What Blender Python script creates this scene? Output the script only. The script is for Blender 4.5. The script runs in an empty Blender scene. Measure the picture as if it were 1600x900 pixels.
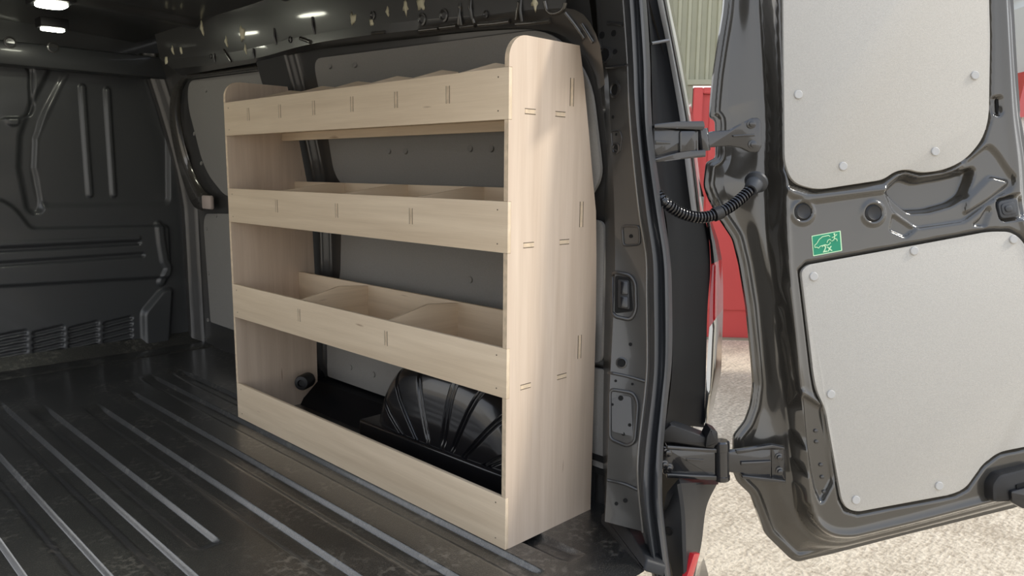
import bpy, bmesh, math, random
import numpy as np
from mathutils import Vector, Matrix
from mathutils.bvhtree import BVHTree
random.seed(7); np.random.seed(7)
scene = bpy.context.scene
COL = scene.collection

# ------------------------------------------------------------------ camera
CP = np.array([-1.0931697, -1.09720865, 0.80972239])
YAW, PITCH, ROLL, FPX = [math.radians(v) for v in (45.25631, 8.634999, 0.531855)] + [1193.067]
def cam_axes():
    f = np.array([math.sin(YAW)*math.cos(PITCH), math.cos(YAW)*math.cos(PITCH), -math.sin(PITCH)])
    r = np.array([math.cos(YAW), -math.sin(YAW), 0.0]); u = np.cross(r, f)
    c, s = math.cos(ROLL), math.sin(ROLL)
    return c*r+s*u, -s*r+c*u, f
CR, CU, CF = cam_axes()
cd = bpy.data.cameras.new('camera'); cam = bpy.data.objects.new('camera', cd); COL.objects.link(cam)
cd.sensor_width = 36; cd.lens = FPX*36/1600; cd.clip_start = .02; cd.clip_end = 200
m = Matrix.Identity(4)
for i in range(3):
    m[i][0], m[i][1], m[i][2], m[i][3] = CR[i], CU[i], -CF[i], CP[i]
cam.matrix_world = m
scene.camera = cam

# ------------------------------------------------------------------ sky, sun, exposure
w = bpy.data.worlds.new('sky'); scene.world = w; w.use_nodes = True
nt = w.node_tree; nt.nodes.clear()
out = nt.nodes.new('ShaderNodeOutputWorld'); bg = nt.nodes.new('ShaderNodeBackground')
tc = nt.nodes.new('ShaderNodeTexCoord'); sep = nt.nodes.new('ShaderNodeSeparateXYZ'); rp = nt.nodes.new('ShaderNodeValToRGB')
nt.links.new(tc.outputs['Generated'], sep.inputs[0]); nt.links.new(sep.outputs['Z'], rp.inputs[0])
rp.color_ramp.elements[0].position = 0.0; rp.color_ramp.elements[0].color = (1.20, 1.18, 1.14, 1)
rp.color_ramp.elements[1].position = 0.7; rp.color_ramp.elements[1].color = (.62, .72, .90, 1)
nt.links.new(rp.outputs[0], bg.inputs[0]); bg.inputs[1].default_value = 1.05
nt.links.new(bg.outputs[0], out.inputs[0])
sd = bpy.data.lights.new('sun', 'SUN'); sun = bpy.data.objects.new('sun', sd); COL.objects.link(sun)
sd.energy = 1.5; sd.angle = math.radians(9); sd.color = (1, .93, .82)
SA, SE = math.radians(45), math.radians(41)
tosun = Vector((math.sin(SA)*math.cos(SE), -math.cos(SA)*math.cos(SE), math.sin(SE)))
sun.rotation_euler = tosun.to_track_quat('Z', 'Y').to_euler(); sun.location = tosun*20
scene.view_settings.view_transform = 'Standard'; scene.view_settings.look = 'None'
scene.view_settings.exposure = 0.50; scene.view_settings.gamma = 1; scene.view_settings.use_curve_mapping = False

# ------------------------------------------------------------------ picking points of real surfaces along sight lines
def ray(px, py):
    return CP, CR*(px-800)/FPX + CU*(450-py)/FPX + CF
def pl(n, c, px, py):
    C, d = ray(px, py); n = np.array(n, float)
    return C + d*((c - n@C)/(n@d))
def axp(ax, v, px, py):
    n = [0, 0, 0]; n[ax] = 1
    return pl(n, v, px, py)
def depth_pt(px, py, t):
    C, d = ray(px, py); return C + d*t

# ------------------------------------------------------------------ materials
def mat(name, col, rough=.5, metal=0, coat=0, bump=0, bscale=200, var=0, vscale=6, spec=.5, emit=None, estr=0):
    M = bpy.data.materials.new(name); M.use_nodes = True
    n = M.node_tree.nodes; L = M.node_tree.links; b = n['Principled BSDF']
    b.inputs['Base Color'].default_value = (*col, 1); b.inputs['Roughness'].default_value = rough
    b.inputs['Metallic'].default_value = metal; b.inputs['Coat Weight'].default_value = coat
    b.inputs['Coat Roughness'].default_value = .06; b.inputs['Specular IOR Level'].default_value = spec
    tcn = n.new('ShaderNodeTexCoord')
    if bump:
        t = n.new('ShaderNodeTexNoise'); t.inputs['Scale'].default_value = bscale; t.inputs['Detail'].default_value = 3
        L.new(tcn.outputs['Object'], t.inputs['Vector'])
        bp = n.new('ShaderNodeBump'); bp.inputs['Strength'].default_value = bump; bp.inputs['Distance'].default_value = .002
        L.new(t.outputs[0], bp.inputs['Height']); L.new(bp.outputs[0], b.inputs['Normal'])
    if var:
        t = n.new('ShaderNodeTexNoise'); t.inputs['Scale'].default_value = vscale; t.inputs['Detail'].default_value = 5
        L.new(tcn.outputs['Object'], t.inputs['Vector'])
        mx = n.new('ShaderNodeValToRGB')
        mx.color_ramp.elements[0].position = .3; mx.color_ramp.elements[1].position = .7
        mx.color_ramp.elements[0].color = (*[c*(1-var) for c in col], 1); mx.color_ramp.elements[1].color = (*[min(1, c*(1+var)) for c in col], 1)
        L.new(t.outputs[0], mx.inputs[0]); L.new(mx.outputs[0], b.inputs['Base Color'])
    if emit:
        b.inputs['Emission Color'].default_value = (*emit, 1); b.inputs['Emission Strength'].default_value = estr
    return M

def ply_mat(name, axis, col, seed=0.0, contrast=.14):
    M = bpy.data.materials.new(name); M.use_nodes = True
    n = M.node_tree.nodes; L = M.node_tree.links; b = n['Principled BSDF']
    b.inputs['Roughness'].default_value = .55; b.inputs['Specular IOR Level'].default_value = .35
    tcn = n.new('ShaderNodeTexCoord')
    def mp(sc):
        q = n.new('ShaderNodeMapping'); q.inputs['Scale'].default_value = sc; q.inputs['Location'].default_value = (seed, seed*1.7, seed*.6)
        L.new(tcn.outputs['Object'], q.inputs[0]); return q.outputs[0]
    def stretch(a, lo):
        s = [a]*3; s[axis] = lo; return s
    t1 = n.new('ShaderNodeTexNoise'); t1.inputs['Scale'].default_value = 1; t1.inputs['Detail'].default_value = 6; t1.inputs['Distortion'].default_value = .4
    L.new(mp(stretch(38, 1.6)), t1.inputs[0])
    t2 = n.new('ShaderNodeTexNoise'); t2.inputs['Scale'].default_value = 1; t2.inputs['Detail'].default_value = 3; t2.inputs['Distortion'].default_value = 1.2
    L.new(mp(stretch(7, .8)), t2.inputs[0])
    t3 = n.new('ShaderNodeTexNoise'); t3.inputs['Scale'].default_value = 1; t3.inputs['Detail'].default_value = 2
    L.new(mp(stretch(330, 9)), t3.inputs[0])
    a1 = n.new('ShaderNodeMath'); a1.operation = 'MULTIPLY_ADD'; a1.inputs[1].default_value = .45; L.new(t1.outputs[0], a1.inputs[0])
    s2 = n.new('ShaderNodeMath'); s2.operation = 'MULTIPLY'; s2.inputs[1].default_value = .4; L.new(t2.outputs[0], s2.inputs[0]); L.new(s2.outputs[0], a1.inputs[2])
    a2 = n.new('ShaderNodeMath'); a2.operation = 'MULTIPLY_ADD'; a2.inputs[1].default_value = .15; L.new(t3.outputs[0], a2.inputs[0]); L.new(a1.outputs[0], a2.inputs[2])
    r = n.new('ShaderNodeValToRGB'); r.color_ramp.elements[0].position = .36; r.color_ramp.elements[1].position = .64
    r.color_ramp.elements[0].color = (col[0]*(1-contrast), col[1]*(1-contrast*1.25), col[2]*(1-contrast*1.5), 1)
    r.color_ramp.elements[1].color = (col[0]*(1+contrast*.6), col[1]*(1+contrast*.6), col[2]*(1+contrast*.6), 1)
    L.new(a2.outputs[0], r.inputs[0])
    # sparse dark mineral streaks
    t4 = n.new('ShaderNodeTexNoise'); t4.inputs['Scale'].default_value = 1; t4.inputs['Detail'].default_value = 1
    L.new(mp(stretch(60, 7)), t4.inputs[0])
    r4 = n.new('ShaderNodeValToRGB'); r4.color_ramp.elements[0].position = .77; r4.color_ramp.elements[1].position = .84
    L.new(t4.outputs[0], r4.inputs[0])
    mx = n.new('ShaderNodeMix'); mx.data_type = 'RGBA'; L.new(r4.outputs[0], mx.inputs[0]); L.new(r.outputs[0], mx.inputs[6])
    mx.inputs[7].default_value = (col[0]*.5, col[1]*.42, col[2]*.36, 1)
    L.new(mx.outputs[2], b.inputs['Base Color'])
    bp = n.new('ShaderNodeBump'); bp.inputs['Strength'].default_value = .12; bp.inputs['Distance'].default_value = .001
    L.new(t3.outputs[0], bp.inputs['Height']); L.new(bp.outputs[0], b.inputs['Normal'])
    return M

PLY = (.77, .64, .475)  # same ply as the end panels, lightened in place of light from the left
M_plyZ = ply_mat('ply_vertical_grain', 2, (.68, .562, .45), 1.3)
M_plyY = ply_mat('ply_lengthwise_grain', 1, PLY, 4.1)
M_plyX = ply_mat('ply_cross_grain', 0, PLY, 8.7)
M_edge = mat('ply_edge', (.70, .56, .40), .6, bump=.3, bscale=400, var=.15, vscale=60)
M_seam = mat('dark_seam', (.10, .075, .05), .8)
M_paint = mat('dark_grey_gloss_paint', (.060, .055, .047), .20, metal=.25, coat=1.0, var=.06, vscale=3)
M_inner = mat('dark_grey_inner_paint', (.042, .041, .040), .30, metal=.1, coat=.5)
M_bulk = mat('dark_grey_bulkhead_paint', (.050, .053, .056), .36, coat=.3)
M_black = mat('satin_black_plastic', (.012, .012, .013), .45, bump=.25, bscale=900)
M_gloss = mat('gloss_black_plastic', (.010, .010, .012), .22, coat=.4)
M_rubber = mat('black_rubber', (.042, .045, .050), .42)
M_hole = mat('black_opening', (.004, .004, .004), .9)
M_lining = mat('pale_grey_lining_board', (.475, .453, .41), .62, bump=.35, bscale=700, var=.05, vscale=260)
M_shaded_lining = mat('shaded_lining_board', (.245, .236, .222), .6, bump=.3, bscale=700, var=.05, vscale=260)  # same board as on the door, darkened to paint in the shade inside
M_cap = mat('grey_fixing_cap_plastic', (.46, .455, .44), .45)
M_steel = mat('dark_steel', (.026, .026, .028), .25, metal=.3, coat=1, bump=.1, bscale=300)
M_red = mat('red_door_paint', (.62, .072, .068), .45, var=.05, vscale=2)
M_clad = mat('beige_cladding', (.36, .355, .255), .5, var=.06, vscale=3)
M_post = mat('olive_post', (.30, .28, .20), .6)
M_lamp = mat('lit_lamp_lens', (.9, .95, .8), .3, emit=(1, 1, .82), estr=22)
M_lampdim = mat('lamp_lens_edge', (.8, .8, .7), .2, emit=(1, 1, .85), estr=2.5)
M_lens = mat('red_lamp_lens', (.45, .010, .016), .12, coat=1)
M_silver = mat('silver_car_paint', (.62, .62, .60), .3, metal=.2, coat=.8)
M_glass = mat('car_glass', (.45, .5, .55), .08, metal=.3, coat=1)
M_green = mat('green_sticker', (.0, .25, .13), .4)
M_pale = mat('pale_green_print', (.55, .80, .50), .45)
M_glint = mat('cream_glint', (.62, .58, .42), .6)  # cream colour stands in for sunlit reflections on the roof rail
M_body = mat('body_side_gloss', (.42, .40, .36), .12, metal=.9, coat=1)
M_drip = mat('drip_sky_reflection', (.88, .88, .88), .3, metal=.1, coat=.8)  # pale colour stands in for the sky reflected in the drip channel
M_cpost = mat('corner_post_paint', (.068, .066, .062), .34, metal=.1, coat=.4)
M_jamb = mat('matt_black_jamb_plastic', (.007, .0075, .009), .42, spec=.10)
M_bump = mat('grey_black_bumper_plastic', (.022, .023, .025), .45, bump=.2, bscale=900, spec=.35)

def floor_mat():
    M = bpy.data.materials.new('textured_black_floor'); M.use_nodes = True
    n = M.node_tree.nodes; L = M.node_tree.links; b = n['Principled BSDF']
    tcn = n.new('ShaderNodeTexCoord')
    f = n.new('ShaderNodeTexNoise'); f.inputs['Scale'].default_value = 330; f.inputs['Detail'].default_value = 2; L.new(tcn.outputs['Object'], f.inputs[0])
    bp = n.new('ShaderNodeBump'); bp.inputs['Strength'].default_value = .55; bp.inputs['Distance'].default_value = .0016
    L.new(f.outputs[0], bp.inputs['Height']); L.new(bp.outputs[0], b.inputs['Normal'])
    # dusty scuffs: blotches broken into tread-like flakes
    g = n.new('ShaderNodeTexNoise'); g.inputs['Scale'].default_value = 7; g.inputs['Detail'].default_value = 2; L.new(tcn.outputs['Object'], g.inputs[0])
    r1 = n.new('ShaderNodeValToRGB'); r1.color_ramp.elements[0].position = .48; r1.color_ramp.elements[1].position = .60; L.new(g.outputs[0], r1.inputs[0])
    v = n.new('ShaderNodeTexNoise'); v.inputs['Scale'].default_value = 60; v.inputs['Detail'].default_value = 4; L.new(tcn.outputs['Object'], v.inputs[0])
    r2 = n.new('ShaderNodeValToRGB'); r2.color_ramp.elements[0].position = .50; r2.color_ramp.elements[1].position = .62; L.new(v.outputs[0], r2.inputs[0])
    mu = n.new('ShaderNodeMath'); mu.operation = 'MULTIPLY'; L.new(r1.outputs[0], mu.inputs[0]); L.new(r2.outputs[0], mu.inputs[1])
    mx = n.new('ShaderNodeMix'); mx.data_type = 'RGBA'; L.new(mu.outputs[0], mx.inputs[0])
    mx.inputs[6].default_value = (.014, .0145, .0145, 1); mx.inputs[7].default_value = (.085, .08, .07, 1)
    dsp = n.new('ShaderNodeTexNoise'); dsp.inputs['Scale'].default_value = 420; dsp.inputs['Detail'].default_value = 1; L.new(tcn.outputs['Object'], dsp.inputs[0])
    r5 = n.new('ShaderNodeValToRGB'); r5.color_ramp.elements[0].position = .60; r5.color_ramp.elements[1].position = .70; L.new(dsp.outputs[0], r5.inputs[0])
    m5 = n.new('ShaderNodeMix'); m5.data_type = 'RGBA'; L.new(r5.outputs[0], m5.inputs[0]); L.new(mx.outputs[2], m5.inputs[6]); m5.inputs[7].default_value = (.11, .10, .085, 1)
    L.new(m5.outputs[2], b.inputs['Base Color'])
    b.inputs['Roughness'].default_value = .34; b.inputs['Specular IOR Level'].default_value = 1.0; b.inputs['Coat Weight'].default_value = 1; b.inputs['Coat Roughness'].default_value = .20
    return M
M_floor = floor_mat()

def ground_mat():
    M = bpy.data.materials.new('brushed_concrete'); M.use_nodes = True
    n = M.node_tree.nodes; L = M.node_tree.links; b = n['Principled BSDF']; b.inputs['Roughness'].default_value = .85
    tcn = n.new('ShaderNodeTexCoord')
    q = n.new('ShaderNodeMapping'); q.inputs['Scale'].default_value = (9, 48, 9); q.inputs['Rotation'].default_value = (0, 0, math.radians(35)); L.new(tcn.outputs['Object'], q.inputs[0])
    t = n.new('ShaderNodeTexNoise'); t.inputs['Scale'].default_value = 1.6; t.inputs['Detail'].default_value = 6; L.new(q.outputs[0], t.inputs[0])
    t2 = n.new('ShaderNodeTexNoise'); t2.inputs['Scale'].default_value = 2.5; t2.inputs['Detail'].default_value = 8; L.new(tcn.outputs['Object'], t2.inputs[0])
    t3 = n.new('ShaderNodeTexNoise'); t3.inputs['Scale'].default_value = 60; t3.inputs['Detail'].default_value = 6; L.new(tcn.outputs['Object'], t3.inputs[0])
    a = n.new('ShaderNodeMath'); a.operation = 'ADD'; L.new(t.outputs[0], a.inputs[0]); L.new(t2.outputs[0], a.inputs[1])
    a2 = n.new('ShaderNodeMath'); a2.operation = 'MULTIPLY_ADD'; a2.inputs[1].default_value = 1.7; L.new(t3.outputs[0], a2.inputs[0]); L.new(a.outputs[0], a2.inputs[2])
    r = n.new('ShaderNodeValToRGB'); r.color_ramp.elements[0].position = 1.5/3.7; r.color_ramp.elements[1].position = 2.2/3.7
    s = n.new('ShaderNodeMath'); s.operation = 'MULTIPLY'; s.inputs[1].default_value = 1/3.7; L.new(a2.outputs[0], s.inputs[0]); L.new(s.outputs[0], r.inputs[0])
    r.color_ramp.elements[0].color = (.46, .375, .27, 1); r.color_ramp.elements[1].color = (.84, .725, .555, 1)
    L.new(r.outputs[0], b.inputs['Base Color'])
    bp = n.new('ShaderNodeBump'); bp.inputs['Strength'].default_value = .6; bp.inputs['Distance'].default_value = .01
    L.new(a2.outputs[0], bp.inputs['Height']); L.new(bp.outputs[0], b.inputs['Normal'])
    return M
M_ground = ground_mat()

# ------------------------------------------------------------------ helpers
def empty(name, loc=(0, 0, 0)):
    o = bpy.data.objects.new(name, None); COL.objects.link(o); o.location = loc; o.empty_display_size = .05
    return o
def tag(o, label=None, cat=None, group=None, kind=None):
    if label: o['label'] = label
    if cat: o['category'] = cat
    if group: o['group'] = group
    if kind: o['kind'] = kind
    return o
def wloc(o):
    v = Vector((0, 0, 0))
    while o is not None:
        v += o.location + (o.matrix_parent_inverse.translation if o.parent else Vector((0, 0, 0))); o = o.parent
    return v
def adopt(o, parent):
    o.parent = parent; o.matrix_parent_inverse = Matrix.Translation(-wloc(parent))
def obj(name, verts, faces, material, parent=None, smooth=False, angle=None):
    me = bpy.data.meshes.new(name)
    verts = [tuple(float(c) for c in v) for v in verts]
    me.from_pydata(verts, [], [tuple(int(i) for i in f) for f in faces]); me.update()
    bm = bmesh.new(); bm.from_mesh(me); bmesh.ops.recalc_face_normals(bm, faces=bm.faces[:]); bm.to_mesh(me); bm.free()
    return link(name, me, material, parent, smooth, angle)
def link(name, me, material, parent=None, smooth=False, angle=None):
    o = bpy.data.objects.new(name, me); COL.objects.link(o)
    if material and not me.materials: me.materials.append(material)
    if smooth or angle:
        for p in me.polygons: p.use_smooth = True
        if angle: me.set_sharp_from_angle(angle=math.radians(angle))
    if parent: adopt(o, parent)
    return o
def from_bm(name, bm, material, parent=None, smooth=False, angle=None):
    bmesh.ops.recalc_face_normals(bm, faces=bm.faces[:])
    me = bpy.data.meshes.new(name); bm.to_mesh(me); bm.free()
    return link(name, me, material, parent, smooth, angle)
def box_bm(bm, lo, hi):
    g = bmesh.ops.create_cube(bm, size=1)
    for v in g['verts']:
        v.co = Vector([(lo[i]+hi[i])/2 + v.co[i]*(hi[i]-lo[i]) for i in range(3)])
    return g['verts']
def box(name, lo, hi, material, parent=None, bev=.0):
    bm = bmesh.new(); box_bm(bm, lo, hi)
    if bev: bmesh.ops.bevel(bm, geom=bm.edges[:], offset=bev, segments=2, affect='EDGES', profile=.5)
    return from_bm(name, bm, material, parent, angle=35 if bev else None)
def prism_bm(bm, pts, d, bev=0, seg=2):
    """closed 3-D outline pts extruded by vector d; the outline's own rim is bevelled"""
    vs = [bm.verts.new(tuple(p)) for p in pts]
    f = bm.faces.new(vs)
    r = bmesh.ops.extrude_face_region(bm, geom=[f])
    nv = [e for e in r['geom'] if isinstance(e, bmesh.types.BMVert)]
    for v in nv: v.co += Vector(d)
    if bev:
        ed = [e for e in bm.edges if (e.verts[0] in vs and e.verts[1] in vs)]
        bmesh.ops.bevel(bm, geom=ed, offset=bev, segments=seg, affect='EDGES', profile=.5)
def prism(name, pts, d, material, parent=None, bev=0, seg=2, angle=35):
    bm = bmesh.new(); prism_bm(bm, pts, d, bev, seg)
    return from_bm(name, bm, material, parent, angle=angle)
def round_poly(pts, r, n=5):
    """fillet the corners of a closed polygon (any dimension); r may be one radius or one for each corner"""
    pts = [np.array(p, float) for p in pts]; out = []; N = len(pts)
    for i, p in enumerate(pts):
        rr = r[i] if isinstance(r, (list, tuple)) else r
        a, b = pts[i-1]-p, pts[(i+1) % N]-p
        la, lb = np.linalg.norm(a), np.linalg.norm(b)
        rr = min(rr, la*.48, lb*.48)
        if rr <= 1e-9: out.append(p); continue
        A, B = p+a/la*rr, p+b/lb*rr
        for k in range(n+1):
            t = k/n; out.append((1-t)**2*A + 2*t*(1-t)*p + t*t*B)
    return out
def frame(n):
    n = Vector(n).normalized(); a = Vector((0, 0, 1)) if abs(n.z) < .9 else Vector((1, 0, 0))
    x = a.cross(n).normalized(); return x, n.cross(x), n
def lathe_bm(bm, c, n, prof, seg=20):
    """profile of (radius, height along n)"""
    x, y, n = frame(n); c = Vector(c); rings = []
    for r, h in prof:
        if r < 1e-6: rings.append([bm.verts.new(c+n*h)])
        else: rings.append([bm.verts.new(c+n*h+(x*math.cos(2*math.pi*k/seg)+y*math.sin(2*math.pi*k/seg))*r) for k in range(seg)])
    for A, B in zip(rings, rings[1:]):
        for k in range(seg):
            k2 = (k+1) % seg
            if len(A) == 1 and len(B) == 1: continue
            if len(A) == 1: bm.faces.new((A[0], B[k], B[k2]))
            elif len(B) == 1: bm.faces.new((A[k], A[k2], B[0]))
            else: bm.faces.new((A[k], A[k2], B[k2], B[k]))
def lathe(name, c, n, prof, material, parent=None, seg=20, angle=40):
    bm = bmesh.new(); lathe_bm(bm, c, n, prof, seg)
    return from_bm(name, bm, material, parent, angle=angle)
def catmull(pts, n):
    """n points spread evenly along a smooth curve through pts"""
    P = np.array(pts, float)
    if len(P) == 2: return P[0]+(P[1]-P[0])*np.linspace(0, 1, n)[:, None]
    Q = np.vstack([2*P[0]-P[1], P, 2*P[-1]-P[-2]]); o = []
    for i in range(1, len(Q)-2):
        for t in np.linspace(0, 1, 12, endpoint=False):
            a, b, c, d = Q[i-1:i+3]
            o.append(.5*((2*b)+(-a+c)*t+(2*a-5*b+4*c-d)*t*t+(-a+3*b-3*c+d)*t**3))
    o.append(P[-1]); o = np.array(o)
    return resample(o, n)
def resample(o, n):
    o = np.array(o, float); s = np.r_[0, np.cumsum(np.linalg.norm(np.diff(o, axis=0), axis=1))]
    q = np.linspace(0, s[-1], n)
    return np.stack([np.interp(q, s, o[:, k]) for k in range(o.shape[1])], 1)
def loft(name, rails, material, parent=None, n=40, sub=1, thick=0, angle=50, smooth_rails=True, cross=False):
    R = [catmull(r, n) if smooth_rails else resample(r, n) for r in rails]
    R = np.array(R)                                   # rails x n x 3
    if cross and len(R) > 2:                          # smooth across the rails too
        R = np.stack([catmull(R[:, j], len(R)*cross) for j in range(n)], 1)
    A = R.shape[0]
    verts = R.reshape(-1, 3); faces = []
    for i in range(A-1):
        for j in range(n-1):
            faces.append((i*n+j, i*n+j+1, (i+1)*n+j+1, (i+1)*n+j))
    o = obj(name, verts, faces, material, parent, angle=angle)
    if thick:
        md = o.modifiers.new('thickness', 'SOLIDIFY'); md.thickness = thick; md.offset = 0
    return o
def tube_bm(bm, path, radii, seg=14, caps=True):
    P = [Vector(p) for p in path]; N = len(P); rings = []
    t0 = (P[1]-P[0]).normalized(); x, y, _ = frame(t0)
    for i, p in enumerate(P):
        t = (P[min(i+1, N-1)]-P[max(i-1, 0)]).normalized()
        x = (x - t*x.dot(t)).normalized(); y = t.cross(x)
        r = radii[i] if hasattr(radii, '__len__') else radii
        rings.append([bm.verts.new(p+(x*math.cos(2*math.pi*k/seg)+y*math.sin(2*math.pi*k/seg))*r) for k in range(seg)])
    for A, B in zip(rings, rings[1:]):
        for k in range(seg): bm.faces.new((A[k], A[(k+1) % seg], B[(k+1) % seg], B[k]))
    if caps:
        bm.faces.new(rings[0]); bm.faces.new(rings[-1])
def tube(name, path, radii, material, parent=None, seg=14, angle=50):
    bm = bmesh.new(); tube_bm(bm, path, radii, seg)
    return from_bm(name, bm, material, parent, angle=angle)
# --- signed distances for pressed-metal height fields
def poly_sd(P, poly, closed=True):
    """P (n,2); positive inside for a closed polygon, else plain distance to the polyline"""
    poly = np.array(poly, float); d = np.full(len(P), 1e9); ins = np.zeros(len(P), bool)
    M = len(poly)
    for i in range(M if closed else M-1):
        a, b = poly[i], poly[(i+1) % M]; ab = b-a; L = ab@ab+1e-12
        t = np.clip(((P-a)@ab)/L, 0, 1); q = a+t[:, None]*ab
        d = np.minimum(d, np.linalg.norm(P-q, axis=1))
        if closed:
            c = (a[1] > P[:, 1]) != (b[1] > P[:, 1])
            with np.errstate(divide='ignore', invalid='ignore'):
                ins ^= c & (P[:, 0] < (b[0]-a[0])*(P[:, 1]-a[1])/(b[1]-a[1]+1e-15)+a[0])
    return np.where(ins, d, -d) if closed else d
def nearest_on(P, poly):
    poly = np.array(poly, float); best = np.full(len(P), 1e9); out = P.copy(); M = len(poly)
    for i in range(M):
        a, b = poly[i], poly[(i+1) % M]; ab = b-a
        t = np.clip(((P-a)@ab)/(ab@ab+1e-12), 0, 1); q = a+t[:, None]*ab
        d = np.linalg.norm(P-q, axis=1); k = d < best
        best[k] = d[k]; out[k] = q[k]
    return out
def ss(x):
    x = np.clip(x, 0, 1); return x*x*(3-2*x)
def bvh_of(*obs):
    bm = bmesh.new()
    for o in obs:
        me = o.data.copy(); me.transform(Matrix.Translation(wloc(o))); bm.from_mesh(me); bpy.data.meshes.remove(me)
    t = BVHTree.FromBMesh(bm); bm.free(); return t
def hit(t, px, py):
    C, d = ray(px, py); p, n, _, _ = t.ray_cast(Vector(C), Vector(d).normalized())
    if p is None: return None
    if n.dot(Vector(d)) > 0: n = -n
    return p, n
CAP_ME = {}
def fixing_cap(p, n, parent, r=.0095, name='fixing_cap', m=None):
    key = 'm' if m is None else 'w'
    if key not in CAP_ME:
        bm = bmesh.new(); lathe_bm(bm, (0, 0, 0), (0, 0, 1), [(1, -.2), (1, .26), (.86, .36), (0, .36)], 20)
        bmesh.ops.recalc_face_normals(bm, faces=bm.faces[:])
        me = bpy.data.meshes.new('fixing_cap'); bm.to_mesh(me); bm.free(); me.materials.append(m or M_cap)
        for q in me.polygons: q.use_smooth = True
        me.set_sharp_from_angle(angle=math.radians(18)); CAP_ME[key] = me
    o = bpy.data.objects.new(name, CAP_ME[key]); COL.objects.link(o); adopt(o, parent)
    o.location = Vector(p); o.rotation_euler = Vector(n).to_track_quat('Z', 'Y').to_euler(); o.scale = (r, r, r)
    return o

# ================================================================== OUTSIDE: ground, red doors, cladding, parked car
GZ = -.58
obj('ground', [(-40, -40, GZ), (40, -40, GZ), (40, 40, GZ), (-40, 40, GZ)], [(0, 1, 2, 3)], M_ground)['kind'] = 'structure'
B0 = axp(2, GZ, 1150, 530)                            # foot of the red doors
wn = np.array([-CF[0], -CF[1], 0]); wn /= np.linalg.norm(wn)      # the wall faces the van
ang = math.radians(-5); wn = np.array([wn[0]*math.cos(ang)-wn[1]*math.sin(ang), wn[0]*math.sin(ang)+wn[1]*math.cos(ang), 0])
wu = np.array([-wn[1], wn[0], 0])
if wu@CR < 0: wu = -wu
wc = wn@B0
def wpt(u, z, o=0): return B0 + wu*u + wn*o + np.array([0, 0, z-B0[2]])
def wuz(px, py):
    P = pl(wn, wc, px, py); return (P-B0)@wu, P[2]
uL, ztop = wuz(1083, 137)
_, zclad = wuz(1090, 128)
rd = empty('red_garage_door', wpt(uL+1, GZ)); tag(rd, 'red painted garage door in the building behind the van, under pale cladding', 'door')
def wbox(name, u0, u1, z0, z1, o0, o1, m, parent, bev=0):
    bm = bmesh.new(); vs = [wpt(u, z, o) for o in (o0, o1) for (u, z) in ((u0, z0), (u1, z0), (u1, z1), (u0, z1))]
    v = [bm.verts.new(tuple(p)) for p in vs]
    for f in ((0, 1, 2, 3), (4, 5, 6, 7), (0, 1, 5, 4), (1, 2, 6, 5), (2, 3, 7, 6), (3, 0, 4, 7)): bm.faces.new([v[i] for i in f])
    if bev:
        bmesh.ops.recalc_face_normals(bm, faces=bm.faces[:]); bmesh.ops.bevel(bm, geom=bm.edges[:], offset=bev, segments=2, affect='EDGES')
    return from_bm(name, bm, m, parent, angle=40)
for k in range(3):
    u0 = uL+.08+k*.95
    wbox('door_leaf', u0, u0+.94, GZ+.01, ztop-.05, -.05, -.01, M_red, rd, .004)
    wbox('raised_panel', u0+.06, u0+.85, GZ+.25, ztop-.12, -.01, .004, M_red, rd, .004)
wbox('door_frame', uL, uL+.08, GZ, ztop, -.06, .03, M_red, rd, .006)
wbox('head_frame', uL+.08, uL+2.95, ztop-.05, ztop, -.06, .03, M_red, rd, .006)
wbox('door_threshold', uL-.1, uL+2.95, GZ-.02, GZ+.012, -.08, .04, M_post, rd)
# corrugated cladding above, wall behind
prof = []; pitch = .078; u = uL-2.2
while u < uL+4.5:
    prof += [(u, 0), (u+.022, 0), (u+.030, .024), (u+.052, .024), (u+.060, 0)]; u += pitch
V, F = [], []
for (a, o) in prof: V += [wpt(a, zclad, o), wpt(a, 4.2, o)]
for i in range(len(prof)-1): F.append((2*i, 2*i+2, 2*i+3, 2*i+1))
clad = obj('wall_cladding', V, F, M_clad); clad['kind'] = 'structure'
wbox('drip_flashing', uL-2.2, uL+4.5, zclad-.03, zclad+.015, -.03, .05, M_clad, clad, .004)
wb = wbox('wall_building', uL-2.2, uL, GZ, zclad-.03, -.2, -.02, M_post, None); wb['kind'] = 'structure'
wbox('corner_post', uL-.14, uL-.005, GZ, zclad-.03, -.02, .035, M_post, wb, .004)
wr = wbox('wall_building_right', uL+2.96, uL+4.5, GZ, zclad-.03, -.2, -.02, M_clad, None); wr['kind'] = 'structure'
# parked silver car, only a sliver seen past the open door
pc0 = depth_pt(1592, 150, 3.7); cx = -wn; cy = wu
car = empty('parked_van', (pc0[0], pc0[1], GZ)); tag(car, 'pale silver van with a red tail lamp, parked at the far right edge', 'van')
def cpt(a, b, z): return np.array([pc0[0], pc0[1], 0]) + cx*a + cy*b + np.array([0, 0, z])
def side(a0, a1, prof):                               # (b, z) outline swept across a
    bm = bmesh.new(); prism_bm(bm, [cpt(a0, b, z) for b, z in prof], Vector(tuple(cx*(a1-a0)))); bmesh.ops.recalc_face_normals(bm, faces=bm.faces[:])
    bmesh.ops.bevel(bm, geom=bm.edges[:], offset=.05, segments=3, affect='EDGES'); return bm
from_bm('car_body', side(0, 1.5, [(0, -.30), (.0, .2), (.03, .75), (.06, 1.30), (.14, 1.72), (.3, 1.82), (2.6, 1.80), (3.4, 1.3), (4.2, 1.1), (4.3, -.3)]), M_silver, car, angle=40)
zl0, zl1 = depth_pt(1592, 183, 3.7)[2], depth_pt(1592, 112, 3.7)[2]
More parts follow.
